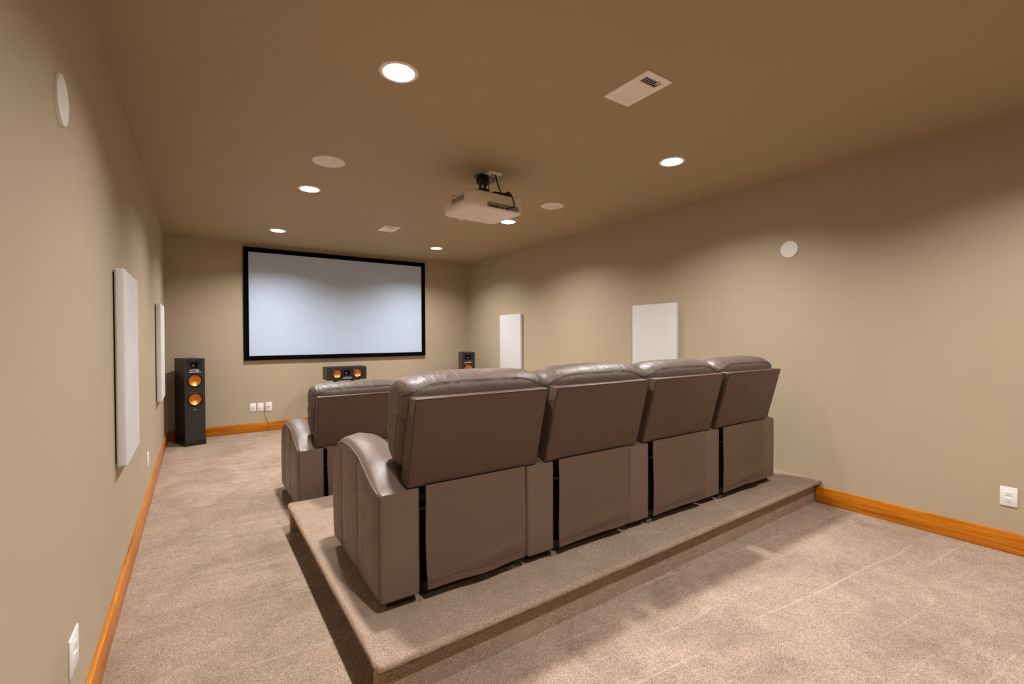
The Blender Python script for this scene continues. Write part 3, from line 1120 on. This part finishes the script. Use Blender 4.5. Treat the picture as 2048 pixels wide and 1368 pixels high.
def center_speaker():
    x0, x1, yf, z0, z1 = 1.93, 2.508, 7.12, 0.735, 0.927
    cx = (x0 + x1) / 2
    t = thing('center_speaker', 'black horizontal speaker with two copper woofers on a stand under the screen', 'speaker', (cx, yf, z0))
    hw, h, d = (x1 - x0) / 2, z1 - z0, 0.295
    m = MB()
    m.box(-hw, -hw + 0.016, 0.012, d, 0, h).box(hw - 0.016, hw, 0.012, d, 0, h)
    m.box(-hw + 0.016, hw - 0.016, 0.012, d, h - 0.016, h).box(-hw + 0.016, hw - 0.016, 0.012, d, 0, 0.016)
    m.box(-hw + 0.016, hw - 0.016, d - 0.016, d, 0.016, h - 0.016)
    m.build('cabinet', M['ash'], t, smooth=False)
    m = MB()
    r = 0.066
    zc = h / 2
    for s in (-1, 1):
        a, b = sorted((s * 0.079, s * hw))
        round_hole_board(m, a, b, 0, h, 0.0, 0.012, s * 0.150, zc, r * 1.02)
    m.raw([(-0.079, 0, 0), (0.079, 0, 0), (0.079, 0, zc - 0.071), (-0.079, 0, zc - 0.071)], [(0, 1, 2, 3)])
    m.raw([(-0.079, 0, h), (0.079, 0, h), (0.079, 0, zc + 0.071), (-0.079, 0, zc + 0.071)], [(0, 1, 2, 3)])
    m.box(-hw, hw, -0.0005, 0.0125, h - 0.004, h).box(-hw, hw, -0.0005, 0.0125, 0, 0.004)
    m.build('baffle', M['baffle'], t, smooth=False)
    horn_part(t, 0, zc, 0.0, 0.071, 0.069)
    MB().box(-0.064, 0.064, -0.0075, -0.001, zc - 0.079, zc - 0.066, 0.002).build('lit_horn_lip', M['silver'], t)  # silver strip stands in for the lit lower flare of the horn
    for s in (-1, 1):
        cone_parts(t, s * 0.150, zc, 0.0, r)
        # curved reflex port outside each woofer
        pts = [(s * (0.150 + 0.098 * math.cos(a)), zc + 0.098 * math.sin(a)) for a in [(-0.62 + 1.24 * k / 12) for k in range(13)]]
        q = [(s * (0.150 + 0.120 * math.cos(a)), zc + 0.120 * math.sin(a) * 0.86) for a in [(-0.62 + 1.24 * k / 12) for k in range(13)]]
        vs = [(x, y, z) for y in (-0.0012, 0.002) for x, z in pts + q]
        fs = []
        for b in (0, 26):
            fs += [(b + k, b + k + 1, b + 13 + k + 1, b + 13 + k) for k in range(12)]
        fs += [(k, k + 1, 27 + k, 26 + k) for k in range(12)] + [(13 + k, 14 + k, 40 + k, 39 + k) for k in range(12)]
        fs += [(0, 13, 39, 26), (12, 25, 51, 38)]
        MB().raw(vs, fs).build('port', M['slot'], t, smooth=False)
    # stand
    s = thing('speaker_stand', 'black two-post stand holding the center speaker', 'stand', (cx, yf + 0.15, 0.0))
    MB().box(-0.20, 0.20, -0.12, 0.13, z0 - 0.012, z0 - 0.0005, 0.002).build('top_plate', M['black_metal'], s)
    for px in (-0.138, 0.112):
        MB().box(px - 0.022, px + 0.022, -0.025, 0.025, 0.02, z0 - 0.012, 0.004).build('post', M['black_metal'], s)
    MB().box(-0.24, 0.24, -0.15, 0.16, 0.0, 0.022, 0.004).build('base_plate', M['black_metal'], s)
center_speaker()

# ------------------------------------------------------------------ projector
def projector():
    cx, cy, zb = 2.335, 3.318, 2.392
    t = thing('projector', 'white projector hung upside down from the ceiling', 'projector', (cx, cy, zb), math.radians(3.0))
    hw, hd, h = 0.265, 0.222, 0.145
    # rounded-rectangle sections in plan
    def section(sx, sy, rad, z, n=10):
        pts = []
        for q, (ux, uy) in enumerate(((1, 1), (-1, 1), (-1, -1), (1, -1))):
            for k in range(n + 1):
                a = PI / 2 * q + PI / 2 * k / n
                pts.append((ux * (sx - rad) + rad * math.cos(a), uy * (sy - rad) + rad * math.sin(a), z))
        return pts
    secs = []
    for sx, sy, rad, z in ((0.20, 0.16, 0.05, 0.000), (0.245, 0.203, 0.055, 0.003), (0.254, 0.212, 0.056, 0.008), (0.261, 0.218, 0.057, 0.017), (hw, hd, 0.058, 0.030),
                           (hw, hd, 0.058, 0.060), (hw - 0.002, hd - 0.002, 0.058, 0.105), (0.256, 0.214, 0.057, 0.126), (0.240, 0.198, 0.055, 0.139), (0.18, 0.13, 0.05, h)):
        secs.append(section(sx, sy, rad, z))
    n = len(secs[0])
    vs = [p for s in secs for p in s]
    fs = []
    for k in range(len(secs) - 1):
        for q in range(n):
            r = (q + 1) % n
            fs.append((k * n + q, k * n + r, (k + 1) * n + r, (k + 1) * n + q))
    fs.append(tuple(range(n))); fs.append(tuple((len(secs) - 1) * n + q for q in range(n)))
    body = MB().raw(vs, fs).build('shell', M['proj'], t, angle=40)
    # rear louvers: slim horizontal ribs that bend down round the left end
    for i in range(6):
        z = 0.122 - i * 0.0115
        lft = -0.185 + 0.013 * i
        y = -hd - 0.0005 + (0.008 if i == 0 else 0.0)
        if z < 0.062:
            lft2 = -0.075
        else:
            lft2 = 0.205 - 0.006 * i
        pts = [(lft2, y - 0.001, z - 0.002)]
        pts += [(lft + 0.02, y - 0.001, z - 0.001), (lft, y - 0.001, z - 0.007), (lft - 0.006, y - 0.001, max(0.05, z - 0.022))]
        MB().tube(pts, 0.0022, 6).build('louver', M['proj'], t)
    # port panel
    m = MB()
    m.box(-0.105, 0.205, -hd - 0.0022, -hd + 0.004, 0.016, 0.056, 0.001)
    pp = m.build('port_panel', M['proj_grey'], t)
    for px, pw, mt in ((-0.074, 0.014, 'slot'), (-0.044, 0.012, 'slot'), (-0.010, 0.020, 'slot'), (0.042, 0.008, 'slot'), (0.085, 0.016, 'black_metal')):
        MB().box(px - pw, px + pw, -hd - 0.0040, -hd - 0.001, 0.018, 0.030, 0.001).build('socket', M[mt], pp)
    # left vent, bright edge strip
    MB().box(-hw - 0.0012, -hw + 0.003, -0.13, 0.06, 0.062, 0.104, 0.001).build('side_vent', M['proj_vent'], t)
    MB().box(-hw - 0.0035, -hw + 0.006, -0.160, 0.150, 0.026, 0.042, 0.003).build('side_strip', M['strip'], t)
    # zoom knob / lens housing at the front
    m4 = Matrix.Translation((0.0, hd - 0.005, 0.072)) @ rot_to((0, 1, 0))
    ln = MB().lathe([(0.062, 0.0), (0.060, 0.014), (0.050, 0.016), (0.044, 0.004)], 40, m4).build('lens_ring', M['dark'], t)
    MB().lathe([(0.046, 0.004), (0.030, 0.012), (0.0, 0.016)], 40, m4).build('lens_glass', M['horn'], ln)
    MB().box(-0.11, -0.07, hd - 0.040, hd - 0.012, -0.004, 0.010, 0.003).build('latch', M['proj'], t)
    for fx, fy in ((-0.22, 0.10), (0.21, 0.10)):
        MB().lathe([(0.0, 0.019), (0.010, 0.018), (0.012, 0.0), (0.012, -0.006)], 20, Matrix.Translation((fx, fy, 0.136))).build('foot', M['dark'], t)
    me = text_mesh('EPSON', 0.018)
    me.transform(Matrix.Translation((0.01, 0.075, -0.0004)) @ Matrix.Rotation(PI, 4, 'X') @ Matrix.Rotation(0, 4, 'Z'))
    link('lettering', me, M['proj_grey'], t, smooth=False)

    # ceiling mount: a thing of its own
    mx, my = 2.362, 3.365
    top = H
    b = zb + h
    k = thing('projector_mount', 'black metal bracket holding the projector to the ceiling', 'mount', (mx, my, H))
    MB().lathe([(0.0, -0.014), (0.05, -0.013), (0.074, -0.006), (0.078, 0.0)], 40).build('ceiling_plate', M['black_metal'], k)
    MB().box(-0.044, 0.044, -0.038, 0.038, -0.066, -0.010, 0.008).build('swivel_head', M['black_metal'], k)
    for sx in (-1, 1):
        MB().box(sx * 0.024 - 0.006, sx * 0.024 + 0.006, -0.014, 0.014, -0.115, -0.055, 0.002).build('yoke_arm', M['black_metal'], k)
    MB().box(-0.042, 0.042, -0.036, 0.036, b - H - 0.003, -0.105, 0.008).build('tilt_head', M['black_metal'], k)
    MB().lathe([(0.012, 0.0), (0.013, 0.010), (0.0, 0.012)], 20, Matrix.Translation((-0.034, 0, -0.135)) @ rot_to((-1, 0, 0))).build('knob', M['black_metal'], k)
    for ex, ey in ((0.15, -0.09), (0.17, 0.06), (-0.14, 0.07), (-0.13, -0.04)):
        MB().tube([(0, 0, b - H + 0.004), (ex * .6, ey * .6, b - H + 0.004), (ex, ey, b - H + 0.004)], 0.008, 8).build('mount_arm', M['black_metal'], k)

    # white box plate beside the mount
    p = thing('ceiling_plate', 'small square white wiring plate on the ceiling beside the projector mount', 'cover plate', (2.402, 3.256, H))
    MB().box(-0.062, 0.062, -0.055, 0.055, -0.006, 0.0, 0.002).build('plate', M['white_paint'], p)
    MB().box(-0.020, 0.026, -0.018, 0.018, -0.009, -0.005, 0.001).build('receptacle', M['white_plastic'], p)
    for sx in (-0.010, 0.014):
        MB().box(sx - 0.005, sx + 0.005, -0.012, 0.012, -0.0098, -0.0088).build('socket', M['slot'], p)

    # cables
    def cable(pts, r, label, grp='black cables between ceiling plate and projector'):
        xs = smooth_path(pts, 8)
        o0 = Vector(pts[0])
        o = MB().tube([q - o0 for q in xs], r, 8).build('cable', M['cable'], None)
        o.location = o0
        tag(o, label, 'cable', grp)
    cable([(2.428, 3.252, H - 0.010), (2.430, 3.250, H - 0.05), (2.445, 3.225, H - 0.13), (2.452, 3.190, H - 0.190), (2.462, 3.130, H - 0.175), (2.470, 3.088, H - 0.215), (2.490, 3.080, H - 0.275), (2.488, 3.082, H - 0.305), (2.450, 3.088, H - 0.318), (2.425, 3.096, H - 0.322)], 0.0055,
          'thick black cable dropping from the ceiling plate down the projector rear')
    cable([(2.390, 3.250, H - 0.010), (2.385, 3.24, H - 0.05), (2.345, 3.235, H - 0.08), (2.340, 3.230, H - 0.14), (2.352, 3.225, H - 0.20)], 0.0035,
          'thin black cable looping from ceiling plate to the projector top')
    cable([(2.425, 3.262, H - 0.010), (2.415, 3.265, H - 0.045), (2.385, 3.285, H - 0.075), (2.370, 3.315, H - 0.085), (2.372, 3.33, H - 0.072)], 0.004,
          'short black cable arching from ceiling plate to the black mount')
    ad = MB().box(-0.085, 0.085, -0.026, 0.026, 0.0, 0.036, 0.010, 3).build('cable_adapter', M['cable'], None)
    ad.location = (2.435, 3.185, zb + h - 0.006)
    ad.rotation_euler = (0, 0, -0.15)
    tag(ad, 'black adapter bundle lying on the projector under the cables', 'adapter')
projector()

# ------------------------------------------------------------------ outlets and wall plates
def wall_plate(loc, axis, w, h, kind, label, group=None):
    """plate whose face looks along axis; local: x across, z up, face towards -y"""
    rz = {'-y': 0.0, '+x': PI / 2, '-x': -PI / 2}[axis]
    t = thing('wall_outlet', label, 'outlet', loc, rz, group)
    MB().box(-w / 2, w / 2, -0.0065, 0.0, -h / 2, h / 2, 0.0025, 2).build('plate', M['white_plastic'], t)
    if kind == 'duplex':
        for s in (-1, 1):
            r = MB().box(-0.0165, 0.0165, -0.0085, -0.005, s * 0.0195 - 0.0145, s * 0.0195 + 0.0145, 0.0012).build('receptacle', M['white_plastic'], t)
            for q in (-1, 1):
                MB().box(q * 0.0065 - 0.0013, q * 0.0065 + 0.0013, -0.0090, -0.008, s * 0.0195 + 0.001, s * 0.0195 + 0.009).build('slot', M['proj_grey'], r)
            MB().box(-0.0028, 0.0028, -0.0090, -0.008, s * 0.0195 - 0.009, s * 0.0195 - 0.0045).build('slot', M['proj_grey'], r)
    elif kind == 'jack':
        r = MB().box(-0.0165, 0.0165, -0.0082, -0.005, -0.033, 0.033, 0.0012).build('insert', M['white_plastic'], t)
        MB().lathe([(0.005, 0.0), (0.005, 0.006), (0.003, 0.008), (0.0, 0.008)], 16, Matrix.Translation((0.0, -0.008, -0.014)) @ rot_to((0, -1, 0))).build('jack', M['slot'], r)
    elif kind == 'blank':
        MB().box(-0.0165, 0.0165, -0.0082, -0.005, -0.033, 0.033, 0.0012).build('insert', M['white_plastic'], t)
    elif kind == 'cable':
        r = MB().lathe([(0.009, 0.0), (0.008, 0.007), (0.0045, 0.009), (0.0045, 0.016), (0.0, 0.016)], 18, Matrix.Translation((0.002, -0.006, 0.004)) @ rot_to((0, -1, 0))).build('jack', M['silver'], t)
    return t
wall_plate((W, 0.603, 0.355), '-x', 0.078, 0.121, 'duplex', 'white double socket outlet low on the right wall above the baseboard')
wall_plate((0, 2.045, 0.358), '+x', 0.120, 0.121, 'duplex', 'white outlet low on the left wall nearest the camera')
wall_plate((0, 4.840, 0.372), '+x', 0.115, 0.118, 'duplex', 'small white outlet low on the left wall under the near acoustic panel')
G = 'white wall plates in a row under the screen'
wall_plate((1.013, D, 0.361), '-y', 0.076, 0.119, 'jack', 'leftmost of three white wall plates on the far wall', G)
wall_plate((1.109, D, 0.358), '-y', 0.077, 0.121, 'blank', 'middle of three white wall plates on the far wall', G)
plate = wall_plate((1.217, D, 0.357), '-y', 0.084, 0.130, 'cable', 'rightmost of three white wall plates, with a cord plugged in', G)
pts = smooth_path([(1.219, D - 0.022, 0.361), (1.205, D - 0.040, 0.368), (1.178, D - 0.030, 0.345), (1.158, D - 0.012, 0.30), (1.160, D - 0.008, 0.245), (1.180, D - 0.012, 0.19), (1.196, D - 0.024, 0.13), (1.204, D - 0.024, 0.07), (1.206, D - 0.026, 0.012), (1.207, D - 0.030, 0.003)], 8)
o0 = Vector((1.217, D, 0.357))
MB().tube([q - o0 for q in pts], 0.0026, 8).build('cord', M['cord'], plate)

# ------------------------------------------------------------------ camera
F, YAW, PIT, ROL = 917.39, 0.6025, -0.0128, -0.0036
fw = Vector((math.sin(YAW) * math.cos(PIT), math.cos(YAW) * math.cos(PIT), math.sin(PIT)))
r = Vector((math.cos(YAW), -math.sin(YAW), 0))
u = r.cross(fw)
r2 = r * math.cos(ROL) + u * math.sin(ROL)
u2 = -r * math.sin(ROL) + u * math.cos(ROL)
cam = bpy.data.cameras.new('camera')
co = bpy.data.objects.new('camera', cam)
C.objects.link(co)
mt = Matrix((r2, u2, -fw)).transposed().to_4x4()
mt.translation = Vector((0.3452, 0.0, 1.3844))
co.matrix_world = mt
cam.sensor_fit = 'HORIZONTAL'
cam.sensor_width = 36.0
cam.lens = F * 36.0 / 2048.0
cam.clip_start = 0.02
bpy.context.scene.camera = co

# ------------------------------------------------------------------ world and view
w = bpy.data.worlds.new('world')
bpy.context.scene.world = w
w.use_nodes = True
w.node_tree.nodes['Background'].inputs['Color'].default_value = (0, 0, 0, 1)
w.node_tree.nodes['Background'].inputs['Strength'].default_value = 0.0
vs = bpy.context.scene.view_settings
vs.view_transform = 'Standard'
vs.look = 'None'
vs.exposure = 0.0
vs.gamma = 1.0
vs.use_curve_mapping = False
